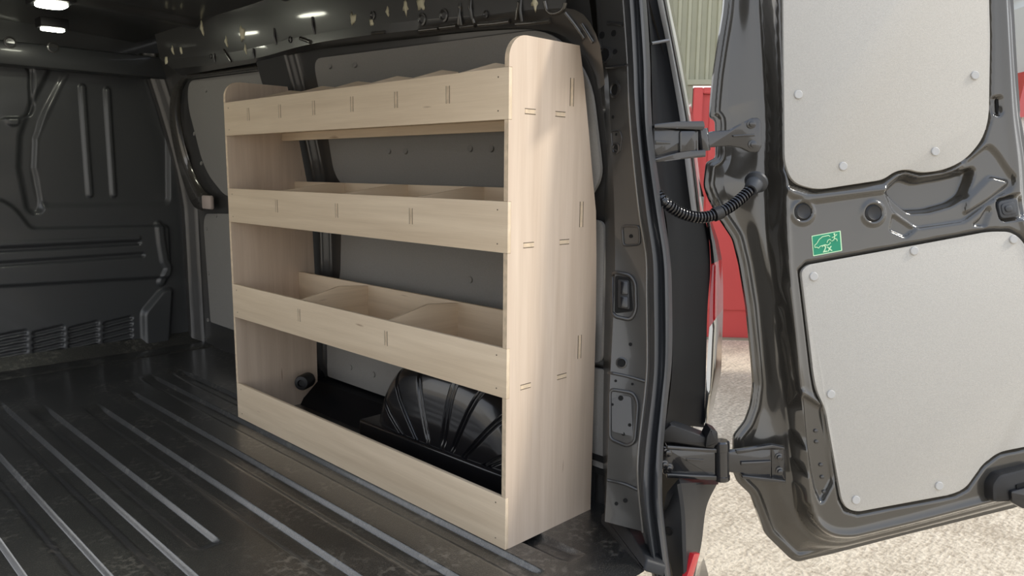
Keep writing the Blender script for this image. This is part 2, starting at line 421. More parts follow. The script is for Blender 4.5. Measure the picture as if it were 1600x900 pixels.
def cbox(name, a0, a1, b0, b1, z0, z1, m):
    bm = bmesh.new(); prism_bm(bm, [cpt(a0, b0, z0), cpt(a1, b0, z0), cpt(a1, b0+.05, z1), cpt(a0, b0+.05, z1)], Vector(tuple(cy*(b1-b0)))); return from_bm(name, bm, m, car, angle=40)
def cbox(name, a0, a1, b0, b1, z0, z1, m):
    bm = bmesh.new(); prism_bm(bm, [cpt(a0, b0, z0), cpt(a0, b1, z0), cpt(a0, b1+.03, z1), cpt(a0, b0+.03, z1)], Vector(tuple(cx*(a1-a0)))); return from_bm(name, bm, m, car, angle=40)
cbox('tail_lamp', -.012, .30, -.01, .16, zl0, zl1, M_lens)
cbox('side_window', -.008, .05, .06, 1.3, zl1+.03, 1.70, M_glass)
cbox('panel_seam', -.006, .05, .0, 1.6, *[depth_pt(1592, y, 3.7)[2] for y in (260, 256)], M_hole)
for a in (.02, 1.4):
    for b in (.8, 3.4):
        c = cpt(a, b, GZ+.33); lathe('wheel', c, tuple(cx), [(0, 0), (.2, 0), (.3, .01), (.33, .03), (.33, .19), (.3, .2), (0, .2)], M_rubber, car, 24)

# ================================================================== VAN SHELL: floor, walls, ceiling
def Xw(z):                                            # inner face of the right-hand side wall leans in above the waist
    z = np.asarray(z, float); return .318 - .085*np.clip((z-.62)/.46, 0, 2)**1.4
FY0, FY1 = -.262, 2.50
# floor: pressed ribs running lengthwise
valleys = [(-.637, -.2, 1.9), (-.515, -.2, 1.88), (-.417, .45, 1.72), (-.28, -.2, 1.62), (-.138, -.2, 1.72), (.0, -.14, 1.9), (.115, -.14, 1.9)]
valleys += [(-.76-.12*k, -.2, 1.95) for k in range(5)]
xs = np.unique(np.r_[np.arange(-1.36, .405, .006), np.concatenate([np.arange(v[0]-.0105, v[0]+.0025, .0008) for v in valleys]), np.concatenate([np.arange(v[0]-.060, v[0]-.030, .004) for v in valleys])]); ys = np.unique(np.r_[np.linspace(FY0, FY1, 110), np.linspace(.38, .5, 14), np.linspace(-.24, -.1, 10)])
X, Y = np.meshgrid(xs, ys, indexing='ij'); Z = np.zeros_like(X)
for xv, y0, y1 in valleys:
    tt = np.clip((X-(xv-.009))/.009, 0, 1)
    prof_ = ss((X-(xv-.066))/.030)*(1-(.45*ss(tt)+.55*tt))
    ends = ss((Y-y0)/.05)*(1-ss((Y-y1)/.12)); Z -= .0130*prof_*ends
X = np.minimum(X, np.interp(Y, [FY0, -.03, .0], [.145, .305, .42]))
nx, ny = X.shape; idx = np.arange(nx*ny).reshape(nx, ny)
F = np.stack([idx[:-1, :-1], idx[1:, :-1], idx[1:, 1:], idx[:-1, 1:]], -1).reshape(-1, 4)
fl = obj('floor', np.stack([X, Y, Z], -1).reshape(-1, 3), F, M_floor, smooth=True); fl['kind'] = 'structure'
box('floor_sill', (-1.36, -.30, -.10), (.13, FY0, -.004), M_black, fl, .004)
box('floor_pan', (-1.36, .0, -.06), (.41, FY1, -.02), M_black, fl)
# the edge of the moulded floor where it meets the bulkhead
prism('floor_upstand', [(-1.36, 2.46, 0), (-1.36, 2.30, 0), (-1.36, 2.31, .006), (-1.36, 2.40, .010), (-1.36, 2.455, .055), (-1.36, 2.462, .055)], (1.76, 0, 0), M_floor, fl)

# bulkhead with pressed panels and louvres
BY = 2.455
def bxz(px, py): P = axp(1, BY, px, py); return (P[0], P[2])
xs = np.arange(-.62, .44, .0045); zs = np.arange(0, 1.42, .0045)
X, Z = np.meshgrid(xs, zs, indexing='ij'); P2 = np.stack([X.ravel(), Z.ravel()], 1); H = np.zeros(len(P2))
def bpoly(pts, h, wd=.012, closed=True, rr=.02):
    global H
    q = [bxz(*p) for p in pts]
    if closed: H += h*ss(poly_sd(P2, round_poly(q, rr), True)/wd+.5)
    else: H += h*(1-ss((poly_sd(P2, q, False)-wd*.5)/(wd*.8)))
bpoly([(-90, 88), (38, 89), (52, 106), (54, 184), (-90, 186)], -.014, .012, True, .05)       # blanked window
bpoly([(-90, 95), (34, 97), (45, 110), (47, 178), (30, 184), (30, 196), (12, 196), (9, 184), (-90, 180)], .010, .006, True, .03)
bpoly([(100, 92), (60, 170), (44, 214), (42, 262), (54, 322)], -.016, .030, False)           # diagonal channel
bpoly([(110, 100), (262, 110), (264, 318), (66, 322), (54, 268), (56, 215)], -.012, .03, True, .03)
bpoly([(130, 136), (136, 225), (142, 304)], .010, .012, False)
bpoly([(169, 141), (174, 225), (179, 304)], .010, .012, False)
bpoly([(-90, 318), (0, 311), (22, 325), (48, 357), (262, 352), (266, 432), (-90, 452)], .018, .014, True, .02)
for a, b in (((-90, 395), (214, 379)), ((-90, 419), (220, 398))): bpoly([a, b], -.014, .010, False)
bpoly([(-90, 386), (214, 371)], .006, .010, False)
bpoly([(247, 352), (250, 380), (255, 408), (262, 418), (252, 440)], .012, .018, False)
bpoly([(222, 488), (252, 452), (268, 450), (262, 545), (224, 545)], .028, .022, True, .02)
for (x0, x1, ya, yb) in ((-62, -18, 519, 572), (-12, 39, 522, 570), (55, 97, 515, 560), (111, 151, 508, 552), (165, 204, 500, 545)):
    for k in range(5):
        t = (k+.5)/5
        a = (x0, ya+(yb-ya)*t+2); b = (x1, ya-6+(yb-ya)*t-2)
        bpoly([a, b], -.016, .009, False)
nx, nz = X.shape; idx = np.arange(nx*nz).reshape(nx, nz)
F = np.stack([idx[:-1, :-1], idx[1:, :-1], idx[1:, 1:], idx[:-1, 1:]], -1).reshape(-1, 4)
bk = obj('wall_front', np.stack([P2[:, 0], BY-H, P2[:, 1]], 1), F, M_bulk, smooth=True); bk['kind'] = 'structure'
box('bulkhead_side_sheet', (-1.38, BY-.002, 0), (-.615, BY+.01, 1.42), M_bulk, bk)
box('header_beam', (-1.36, 2.37, 1.195), (.28, 2.45, 1.285), M_bulk, bk, .012)
for px, py in ((16, 66), (83, 74)):
    p = axp(1, 2.37, px, py); lathe('beam_hole', p, (0, -1, 0), [(.022, -.002), (.022, .003), (.017, .004), (.015, -.001), (0, -.001)], M_inner, bk)

# ceiling with shallow bows
xs = np.linspace(-1.36, .18, 60); ys = np.linspace(-.10, 2.50, 260)
X, Y = np.meshgrid(xs, ys, indexing='ij'); Z = 1.375 - .03*((X+.6)/.76)**2
for yb in (.45, 1.12, 1.80): Z -= .022*np.exp(-((Y-yb)/.045)**4)
nx, ny = X.shape; idx = np.arange(nx*ny).reshape(nx, ny)
F = np.stack([idx[:-1, :-1], idx[1:, :-1], idx[1:, 1:], idx[:-1, 1:]], -1).reshape(-1, 4)
ce = obj('ceiling', np.stack([X, Y, Z], -1).reshape(-1, 3), F, M_inner, smooth=True); ce['kind'] = 'structure'
box('outer_roof', (-1.42, -.06, 1.40), (.36, 2.6, 1.415), M_paint, ce)
box('rear_header', (-1.36, -.105, 1.30), (.30, -.05, 1.40), M_inner, ce, .01)

# left-hand side wall with its sliding door open, the unseen opening widened to let in more light
wl = box('wall_left', (-1.40, -.05, 0), (-1.36, .55, 1.36), M_inner); wl['kind'] = 'structure'
box('wall_sheet', (-1.40, 2.455, 0), (-1.36, 2.5, 1.36), M_inner, wl)
box('door_header', (-1.40, .55, 1.24), (-1.36, 2.455, 1.36), M_inner, wl)
box('rear_corner_post', (-1.42, -.24, 0), (-1.30, -.05, 1.36), M_inner, wl, .01)

# right-hand side wall, sheet metal behind the lining boards
ys = np.linspace(-.012, 2.46, 420); zs = np.linspace(0, 1.30, 150)
Y, Z = np.meshgrid(ys, zs, indexing='ij'); X = Xw(Z) + .02
X = X + .045*ss((Y-1.46)/.05)                         # sliding-door aperture stands further out
X = X - .030*ss((Y-1.20)/.03)*(1-ss((Y-1.42)/.03))*ss((Z-.05)/.1)   # box-section post between them
X = X + .016*np.exp(-((Y-1.315)/.022)**4)*ss((Z-.45)/.05)*(1-ss((Z-.98)/.05))
X = X - .050*ss((Y-2.39)/.04)
nx, ny = Y.shape; idx = np.arange(nx*ny).reshape(nx, ny)
F = np.stack([idx[:-1, :-1], idx[1:, :-1], idx[1:, 1:], idx[:-1, 1:]], -1).reshape(-1, 4)
wrt = obj('wall_right', np.stack([X, Y, Z], -1).reshape(-1, 3), F, M_inner, smooth=True); wrt['kind'] = 'structure'

def wallpt(px, py, off=0.0):                          # point of the lined wall surface, off towards the cargo space
    C, d = ray(px, py); x = .3
    for _ in range(30):
        t = (x-C[0])/d[0]; x = float(Xw((C+t*d)[2])) - off
    return C + d*((x-C[0])/d[0])
def lining_board(name, pts, rr, dx, thick=.009, off=0.0, xplane=None, nsub=1):
    """board cut to an outline given on the wall; follows the lean of the wall"""
    q = round_poly(pts, rr, 6)
    q = [np.array(p) for p in q]
    # fine polygon: split long edges so that the board can follow the lean
    P = []
    for i, p in enumerate(q):
        r = q[(i+1) % len(q)]; k = max(1, int(np.linalg.norm(r-p)/.06))
        P += [p+(r-p)*j/k for j in range(k)]
    xf = (lambda z: xplane) if xplane is not None else (lambda z: float(Xw(z))-off)
    bm = bmesh.new(); vs = [bm.verts.new((0, p[0], p[1])) for p in P]; bm.faces.new(vs)
    for zc in np.arange(.05, 1.3, .05):
        bmesh.ops.bisect_plane(bm, geom=bm.verts[:]+bm.edges[:]+bm.faces[:], plane_co=(0, 0, zc), plane_no=(0, 0, 1))
    front = bm.faces[:]
    r = bmesh.ops.extrude_face_region(bm, geom=front)
    back = {v for v in r['geom'] if isinstance(v, bmesh.types.BMVert)}
    for v in bm.verts: v.co.x = xf(v.co.z) + (thick if v in back else 0)
    return from_bm(name, bm, M_shaded_lining, wrt, angle=30)
yz = lambda p: np.array([p[1], p[2]])
up = [yz(wallpt(*p)) for p in ((492, 78), (870, 50))]
# large upper board: left edge, top edge, rounded rear corner down to its foot behind the rack
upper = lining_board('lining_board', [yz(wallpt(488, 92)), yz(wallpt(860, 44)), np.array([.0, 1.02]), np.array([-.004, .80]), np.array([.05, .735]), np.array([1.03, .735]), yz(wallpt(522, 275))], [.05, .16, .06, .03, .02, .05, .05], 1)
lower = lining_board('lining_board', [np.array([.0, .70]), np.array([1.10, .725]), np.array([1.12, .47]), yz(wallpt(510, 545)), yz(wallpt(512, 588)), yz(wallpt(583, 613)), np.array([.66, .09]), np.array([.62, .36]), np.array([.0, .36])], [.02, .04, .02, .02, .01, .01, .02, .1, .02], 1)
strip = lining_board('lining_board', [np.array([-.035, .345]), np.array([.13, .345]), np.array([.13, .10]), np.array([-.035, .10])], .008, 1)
box('lining_gap_strip', (.312, -.033, .118), (.318, .12, .132), M_hole, strip)
box('lining_gap_strip', (.312, -.033, .086), (.318, .12, .100), M_hole, strip)
DO = -.050
dpp = lambda p, o=DO: wallpt(*p, off=o)
s1 = [dpp(p) for p in ((294, 126), (432, 108), (447, 150), (470, 250), (480, 306), (352, 307), (318, 265), (293, 165))]
s2 = [dpp(p) for p in ((321, 334), (480, 334), (480, 545), (366, 516), (329, 503), (318, 350))]
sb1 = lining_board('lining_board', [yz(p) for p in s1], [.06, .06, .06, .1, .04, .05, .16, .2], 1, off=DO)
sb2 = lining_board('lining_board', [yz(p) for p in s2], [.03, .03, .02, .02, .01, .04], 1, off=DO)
def slope_n(z):
    e = .01; return (-1, 0, -float((Xw(z+e)-Xw(z-e))/(2*e)))
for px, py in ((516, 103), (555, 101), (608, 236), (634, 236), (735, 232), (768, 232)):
    p = wallpt(px, py); fixing_cap(p, slope_n(p[2]), upper, .0095, m=M_shaded_lining)
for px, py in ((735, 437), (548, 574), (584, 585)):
    p = wallpt(px, py); fixing_cap(p, slope_n(p[2]), lower, .0095, m=M_shaded_lining)
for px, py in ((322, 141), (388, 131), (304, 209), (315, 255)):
    p = dpp((px, py)); fixing_cap(p, slope_n(p[2]), sb1, .009, m=M_shaded_lining)
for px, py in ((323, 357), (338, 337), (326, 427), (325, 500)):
    p = dpp((px, py)); fixing_cap(p, slope_n(p[2]), sb2, .009, m=M_shaded_lining)
# pressed frame of the sliding door round the upper board
fr = [dpp(p, -.020) for p in ((300, 118), (282, 125), (268, 145), (266, 195), (280, 262), (300, 318), (318, 330))]
fi = [dpp(p, -.048) for p in ((300, 122), (292, 128), (284, 148), (283, 190), (296, 250), (318, 296), (336, 309))]
loft('door_frame_flange', [fr, fi], M_paint, wrt, 30, thick=.004)
tube('door_frame_rail', [dpp(p, -.03) for p in ((296, 119), (360, 111), (432, 102))], .010, M_paint, wrt)
p = dpp((324, 316), -.03); box('white_clip', (p[0]-.01, p[1]-.05, p[2]-.03), (p[0]+.01, p[1]+.04, p[2]+.03), mat('pinkish_white_clip', (.5, .42, .38), .4), wrt, .008)

# roof rail along the top of the side wall, turning down at the rear corner
L0 = [wallpt(*p, off=.0) for p in ((285, 118), (330, 110), (410, 96), (480, 80), (540, 72), (640, 61), (740, 50), (830, 46), (880, 56), (912, 84), (928, 118), (933, 140))]
L1 = [wallpt(*p, off=.035) for p in ((270, 108), (330, 101), (400, 91), (480, 70), (560, 57), (640, 48), (740, 38), (840, 32), (892, 42), (920, 74), (934, 112), (938, 138))]
L2 = [axp(0, .17, *p) for p in ((250, 92), (330, 86), (400, 74), (480, 55), (560, 43), (640, 33), (740, 24), (850, 14), (905, 18), (934, 60), (942, 105), (945, 132))]
L3 = [np.array([.155, y, 1.345]) for y in np.linspace(2.46, -.06, 13)]
rail = loft('roof_rail', [L0, L1, L2], M_inner, wrt, 90, angle=60)
L2s = catmull(L2, 80); L2s = L2s[:int(np.argmin(L2s[:, 1] > -.02)) if (L2s[:, 1] < -.02).any() else 76]; L3s = np.stack([np.full(len(L2s), .155), L2s[:, 1], np.full(len(L2s), 1.345)], 1)
top = loft('roof_rail_upper', [L2s, L3s], M_inner, wrt, 60, angle=60)
# pressed bosses, bolts and cream daubs painting in reflections along the rail
T = bvh_of(rail, top)
for px, py, r in ((660, 30, .011), (694, 24, .011), (760, 22, .006), (583, 24, .008), (330, 88, .006), (454, 62, .007)):
    h = hit(T, px, py)
    if h: lathe('rail_boss', h[0], h[1], [(r*1.5, -.002), (r*1.4, .003), (r, .004), (r*.7, .001), (0, .001)], M_inner, wrt)
for px, py, s in ((551, 29, .010), (634, 12, .009), (659, 5, .011), (606, 18, .006), (581, 35, .006), (378, 52, .013), (354, 65, .009), (260, 94, .010), (270, 78, .009), (283, 79, .007), (316, 44, .012), (384, 77, .008), (201, 86, .014), (836, 4, .008)):
    h = hit(T, px, py) or (Vector(axp(2, 1.34, px, py)), Vector((0, 0, -1)))
    bm = bmesh.new(); bmesh.ops.create_icosphere(bm, subdivisions=2, radius=1)
    x, y, n_ = frame(h[1]); sd_ = random.random()*9
    for v in bm.verts:
        k = 1+.35*math.sin(5*v.co.x+sd_)+.3*math.sin(7*v.co.y+sd_*2)
        v.co = h[0]+(x*v.co.x+y*v.co.y*1.3)*s*k*1.3+n_*v.co.z*.003
    from_bm('glint_daub', bm, M_glint, wrt, smooth=True)
for px, py, ln in ((430, 57, .05), (490, 40, .05), (336, 90, .03), (397, 83, .03), (720, 22, .05), (737, 12, .05), (815, 15, .05)):
    h = hit(T, px, py)
    if h:
        x, y, n_ = frame(h[1]); tube('rail_bead', [h[0]-y*ln/2, h[0]+n_*.004, h[0]+y*ln/2], .004, M_inner, wrt, 8)

for pts_, r_ in (([(893, 14), (910, 38), (928, 66)], .003), ([(884, 20), (900, 40), (914, 60)], .003), ([(852, 2), (856, 17), (866, 21), (880, 15), (884, 4)], .003),
                 ([(656, 47), (685, 44)], .0035), ([(688, 43), (714, 40)], .0035), ([(720, 42), (742, 39)], .0035), ([(748, 38), (772, 36), (797, 33)], .0035), ([(807, 37), (832, 35), (860, 32)], .0035),
                 ([(720, 10), (718, 38)], .0035), ([(734, 10), (742, 36)], .003), ([(812, 3), (808, 30)], .0035), ([(582, 52), (602, 50)], .003), ([(350, 78), (362, 96)], .003), ([(470, 60), (486, 66)], .004)):
    pp = [hit(T, *p) for p in pts_]; pp = [h[0]+h[1]*.001 for h in pp if h]
    if len(pp) > 1: tube('rail_bead', catmull([tuple(p) for p in pp], 10), r_*1.5, M_paint, wrt, 8)
# wheel arch cover
wa_c = np.array([.357, .0]); RA = .335
phs = np.linspace(math.radians(2), math.radians(178), 400)
prof = [(.0, .108), (.12, .108), (.22, .110), (.28, .114), (.32, .122), (.345, .135), (.365, .155), (.378, .18), (.385, .22), (.387, .30), (.387, .345)]
Rp = resample(np.array(prof)*np.array([RA/.387, 1]), 46)
ribs = [math.radians(a) for a in (32, 52, 76, 96, 112, 132, 152)]
V, F = [], []
for i, ph in enumerate(phs):
    for r, xq in Rp:
        dpt = 0
        for a in ribs:
            dd = abs(ph-a)*max(r, .13)
            dpt += .007*math.exp(-((dd-.005)/.0035)**4)+.007*math.exp(-((dd+.0)/.0001)**2)*0
        dpt *= ss(np.array([(r-.11)/.03]))[0]
        V.append((xq + dpt*(1 if r < .315 else .3), wa_c[0]+(r-dpt*.6)*math.copysign(abs(math.cos(ph))**.78, math.cos(ph)), max(wa_c[1]+(r-dpt*.6)*math.sin(ph)**.78, -.02)))
n = len(Rp)
for i in range(len(phs)-1):
    for j in range(n-1): F.append((i*n+j, i*n+j+1, (i+1)*n+j+1, (i+1)*n+j))
obj('wheel_arch_cover', V, F, M_gloss, wrt, smooth=True)
sk = [(.098, .018, -.005), (.098, .70, -.005), (.098, .70, .102), (.098, .018, .112)]
prism('arch_skirt', sk, (.235, 0, 0), M_gloss, wrt, .010, 3)
# black moulding and tie-down at the foot of the wall beyond the arch
bm = bmesh.new(); prism_bm(bm, [(.215, .702, -.005), (.23, .702, .020), (.29, .702, .072), (.345, .702, .085), (.345, .702, -.005)], (0, .535, 0))
from_bm('foot_moulding', bm, M_jamb, wrt, angle=20)
pt = axp(1, 1.16, 472, 598)
lathe('tie_down_boss', (pt[0], pt[1], pt[2]), (-.75, -.65, .1), [(.0, -.06), (.026, -.06), (.026, .0), (.022, .010), (.012, .012), (.010, .004), (0, .004)], M_black, wrt)
pa = [axp(0, .305, *p) for p in ((478, 598), (487, 580), (492, 556), (490, 520))]
tube('post_bead', catmull(pa, 20), .012, M_gloss, wrt)
box('post_foot', (.22, 1.26, 0), (.34, 1.44, .10), M_gloss, wrt, .015)

# ================================================================== VAN BODY: rear corner post, seal, jamb, lamp, bumper
van = empty('van', (.40, -.15, GZ)); tag(van, 'dark grey van rear corner post with black rubber door seal, tail lamp and bumper end', 'van')
AN = (0, 1, -.14)
def ap(c): return lambda *p: pl(AN, c, *p)
rows = [-90, 0, 97, 153, 225, 330, 389, 458, 560, 602, 640, 707, 780, 840, 880]
def rl(c, pts): return [pl(AN, c, *p) for p in pts]
R0 = [axp(0, .322, *p) for p in ((922, -90), (930, 0), (934, 60), (931, 90), (937, 120), (940, 200), (944, 300), (946, 420), (944, 520), (942, 600), (941, 700), (943, 760), (945, 800))]
R0b = [axp(0, .300, *p) for p in ((924, -90), (932, 0), (937, 60), (935, 90), (943, 118), (947, 200), (952, 300), (955, 420), (952, 520), (949, 600), (946, 700), (945, 760), (944, 805))]
R1 = rl(-.150, ((930, -90), (937, 0), (942, 60), (940, 90), (950, 118), (954, 200), (959, 300), (961, 420), (957, 520), (953, 600), (950, 700), (948, 760), (945, 815)))
R2 = rl(-.215, ((965, -90), (972, 0), (979, 97), (981, 153), (986, 225), (997, 330), (1008, 400), (1009, 458), (1010, 560), (1007, 610), (996, 707), (996, 760), (1003, 830)))
R3 = rl(-.225, ((968, -90), (976, 0), (982, 97), (984, 153), (990, 225), (1002, 330), (1012, 400), (1014, 458), (1015, 560), (1012, 610), (1001, 707), (1002, 780), (1014, 870)))
post = loft('corner_post', [R0, R0b, R1], M_cpost, van, 70, angle=50)
post2 = loft('corner_post_face', [R1, R2, R3], M_cpost, van, 70, angle=60)
R4 = rl(-.262, ((976, -90), (985, 0), (991, 97), (993, 153), (999, 225), (1011, 330), (1021, 400), (1023, 458), (1024, 560), (1021, 610), (1010, 707), (1008, 780), (1019, 862), (1032, 940)))
R4b = rl(-.245, ((986, -90), (995, 0), (1000, 97), (1002, 153), (1006, 225), (1020, 330), (1031, 400), (1033, 458), (1033, 560), (1029, 620), (1020, 707), (1018, 780), (1026, 860), (1038, 940)))
R5 = rl(-.270, ((990, -90), (1000, 0), (1007, 97), (1008, 153), (1012, 225), (1027, 330), (1038, 400), (1041, 458), (1041, 560), (1035, 630), (1028, 707), (1027, 780), (1034, 850), (1046, 940)))
R6 = rl(-.250, ((999, -90), (1008, 0), (1014, 97), (1015, 153), (1020, 225), (1035, 330), (1045, 400), (1048, 458), (1048, 560), (1041, 630), (1034, 707), (1033, 780), (1040, 850), (1052, 940)))
R7 = rl(-.205, ((1001, -90), (1010, 0), (1016, 97), (1017, 153), (1022, 225), (1037, 330), (1047, 400), (1050, 458), (1050, 560), (1043, 630), (1036, 707), (1035, 780), (1042, 850), (1054, 940)))
loft('door_seal', [R3+[pl(AN, -.225, 1026, 940)], R4, R4b, R5, R6, R7], M_rubber, van, 80, cross=4, angle=80)
tube('flange_edge', catmull([p+np.array([-.002, -.004, 0]) for p in R2], 70), .0032, mat('flange_edge_highlight', (.16, .155, .145), .25, metal=.3, coat=1), van, 8)  # edge coloured paler than the post to paint in its bright line
# post details, placed on its face
T = bvh_of(post, post2)
def grommet(px, py, r, hole=True, ring=1.5, name='grommet'):
    h = hit(T, px, py)
    if not h: return
    lathe(name, h[0], h[1], [(r*ring, -.002), (r*ring*.97, .0025), (r*1.15, .004), (r, .002), (r*.95, -.0005), (0, -.0005)] if not hole else
          [(r*ring, -.002), (r*ring*.97, .0022), (r*1.1, .0035), (r, .0015), (r*.9, .0005)], M_inner, van)
    lathe('hole', h[0], h[1], [(r*.95, .0002), (r*.9, .0012), (0, .0012)], M_hole, van)
for px, py, r in ((945, 86, .013), (961, 140, .013), (963, 232, .009), (971, 567, .0085)): grommet(px, py, r)
for px, py, r in ((958, 183, .004), (963, 210, .003), (986, 369, .0045), (985, 538, .004), (977, 782, .005), (963, 787, .004), (941, 55, .008), (959, 52, .007), (961, 81, .006), (970, 622, .006), (957, 632, .003), (973, 648, .009), (984, 664, .004), (974, 678, .004), (960, 660, .003), (988, 600, .003), (962, 595, .003)):
    h = hit(T, px, py)
    if h: lathe('hole', h[0], h[1], [(r, -.001), (r*.95, .0014), (0, .0014)], M_hole, van)
def outline_bead(pts, r, rr=8, closed=True, name='pressed_bead', m=None):
    q = round_poly([np.array(p, float) for p in pts], rr, 4) if closed else catmull(pts, 24)
    path = []
    for p in q:
        h = hit(T, *p)
        if h: path.append(h[0]+h[1]*r*.2)
    if len(path) < 3: return
    if closed: path += [path[0]]
    tube(name, path, r, m or M_inner, van, 8)
outline_bead([(972, 353), (999, 353), (1000, 382), (974, 384)], .0028, 6)
outline_bead([(958, 424), (985, 430), (993, 442), (994, 485), (986, 500), (958, 494)], .0045, 8)
outline_bead([(953, 608), (990, 614), (997, 630), (992, 690), (980, 697), (953, 686)], .004, 8)
outline_bead([(948, 105), (966, 104), (981, 102)], .0035, closed=False)
outline_bead([(950, 36), (968, 37), (974, 40)], .004, closed=False)
outline_bead([(951, 582), (980, 588), (1008, 596)], .0035, closed=False)
outline_bead([(950, 750), (975, 756), (996, 765)], .0035, closed=False)
outline_bead([(955, 205), (957, 232), (969, 238), (972, 214), (968, 204)], .0022, 4)
def face_plate(name, pts, t, m, bev=.001, rr=4, lift=0.0):
    q = round_poly([np.array(p, float) for p in pts], rr, 3); hs = [hit(T, *p) for p in q]; hs = [h for h in hs if h]
    n_ = sum((h[1] for h in hs), Vector()).normalized(); c0 = sum((h[0] for h in hs), Vector())/len(hs)
    P = [Vector(pl(tuple(n_), float(n_.dot(c0))+lift+t, *p)) for p in q]
    return prism(name, P, -n_*t, m, van, bev)
face_plate('switch_recess', [(961, 430), (985, 434), (989, 486), (960, 490)], .002, M_hole, 0, 5)
sw = face_plate('switch', [(965, 436), (983, 438), (984, 484), (965, 481)], .006, M_black, .0015, 3)
for a, b in ((439, 460), (463, 481)):
    q = [(969, a), (981, a+1), (981, b), (969, b)]
    o = face_plate('switch_rocker', q, .0095, M_gloss, .001, 2); o.parent = sw; o.matrix_parent_inverse = Matrix.Translation(-wloc(sw))
face_plate('latch_plate_recess', [(956, 616), (986, 620), (989, 682), (956, 674)], .0015, M_inner, 0, 4)
# moulded black foot of the post
fa, fb = axp(2, 0, 938, 820), axp(2, 0, 1005, 892)
fd = (fb-fa)/np.linalg.norm(fb-fa); fn = np.cross(fd, [0, 0, 1]); fn = fn if fn@(CP-fa) > 0 else -fn
fn = fn+np.array([0, 0, .45]); fn /= np.linalg.norm(fn)
prism('post_foot_cover', [pl(fn, float(fn@fa), *p) for p in round_poly([np.array(q, float) for q in ((937, 818), (939, 802), (946, 798), (976, 817), (988, 836), (1010, 874), (1006, 893), (972, 857))], 4, 3)], -fn*.05, M_bump, van, .006, 3)
# jamb outside the seal, tail lamp and drip channel
JR = rl(-.15, ((1012, -90), (1027, 0), (1043, 77), (1063, 190), (1070, 250), (1080, 310), (1104, 350), (1110, 413), (1107, 460), (1105, 493), (1103, 580), (1100, 668)))
JL = rl(-.185, ((1002, -90), (1011, 0), (1017, 77), (1020, 190), (1024, 250), (1034, 310), (1042, 350), (1046, 413), (1049, 460), (1050, 493), (1050, 580), (1040, 668)))
JM = [(a*.55+b*.45)+np.array([.012, .016, 0]) for a, b in zip(JL, JR)]
loft('jamb_panel', [JL, JM, JR], M_jamb, van, 60, angle=60, smooth_rails=True)
D0 = rl(-.15, ((1012, -90), (1027, 0), (1043, 77), (1063, 190), (1070, 250), (1080, 330)))
D1 = rl(-.165, ((1021, -90), (1036, 0), (1051, 77), (1072, 190), (1080, 250), (1090, 335)))
D2 = rl(-.12, ((1031, -90), (1045, 0), (1060, 73), (1080, 187), (1090, 250), (1099, 335)))
loft('drip_channel', [D0, D1, D2], M_drip, van, 40, cross=5, angle=80)
loft('drip_channel_lip', [[p+np.array([-.004, -.006, 0]) for p in D1], [p+np.array([.004, -.004, 0]) for p in D1]], M_paint, van, 40, thick=.006)
loft('drip_channel_outer', [D2, rl(-.08, ((1036, -90), (1050, 0), (1064, 73), (1084, 187), (1094, 250), (1102, 335)))], M_paint, van, 40)
tube('drip_painted_glint', catmull([p+np.array([.004, -.010, 0]) for p in D0], 40), .0052, M_drip, van, 8)  # added tube, a painted bright line along the channel
tube('jamb_seam', [pl(AN, -.19, 1017, 68), pl(AN, -.175, 1044, 63)], .004, M_inner, van, 8)
def strip_seg(name, left, right, m, cL=-.15, cR=-.125, mid=-.160):
    A = rl(cL, left); B = rl(cR, right); Mm = rl(mid, [((a[0]+b[0])/2, (a[1]+b[1])/2) for a, b in zip(left, right)])
    return loft(name, [A, Mm, B], m, van, 16, cross=4, angle=80, smooth_rails=False)
strip_seg('lamp_housing', ((1104, 348), (1109, 380), (1111, 413)), ((1112, 345), (1122, 375), (1128, 405)), M_gloss)
tl = strip_seg('tail_lamp', ((1111, 413), (1109, 460), (1108, 512)), ((1128, 405), (1130, 450), (1130, 482)), M_lens)
strip_seg('body_corner', ((1108, 512), (1104, 580), (1100, 660)), ((1130, 482), (1127, 580), (1108, 668)), M_body)
# outer skin running forward from the corner
oy = D2[::-1]
box('outer_side_panel', (.70, -.02, -.35), (.715, 2.6, .75), M_paint, van)
obj('outer_upper_panel', [(.715, -.02, .75), (.715, 2.6, .75), (.38, 2.6, 1.40), (.38, .02, 1.40)], [(0, 1, 2, 3)], M_paint, van)
# bumper end below the lower hinge
BL = rl(-.19, ((1038, 792), (1036, 820), (1042, 860), (1052, 905), (1060, 990)))
BM = rl(-.235, ((1058, 757), (1064, 800), (1066, 850), (1068, 900), (1070, 990)))
BM2 = rl(-.24, ((1064, 755), (1070, 800), (1072, 850), (1073, 900), (1074, 990)))
BR = rl(-.20, ((1122, 753), (1104, 792), (1096, 850), (1086, 900), (1075, 990)))
bpn = loft('bumper_end', [BL, BM, BM2, BR], M_bump, van, 40, angle=40)
loft('bumper_side', [BR, rl(-.10, ((1124, 756), (1109, 792), (1104, 850), (1098, 900), (1092, 990)))], M_body, van, 30)
TP = rl(-.19, ((1036, 795), (1042, 770), (1060, 748), (1124, 746)))
loft('bumper_step', [TP, rl(-.225, ((1040, 800), (1050, 775), (1062, 757), (1122, 757)))], M_bump, van, 16, smooth_rails=False)
Tb = bvh_of(bpn)
h = hit(Tb, 1045, 830)
if h: lathe('screw_hole', h[0], h[1], [(.011, -.002), (.0105, .002), (.008, .002), (.0078, .0006), (0, .0006)], M_hole, van)
rf = [pl(AN, -.245, *p) for p in ((1085, 866), (1094, 865), (1082, 905), (1072, 906))]
prism('red_reflector', rf, Vector((0, .012, 0)), M_lens, van, .001)
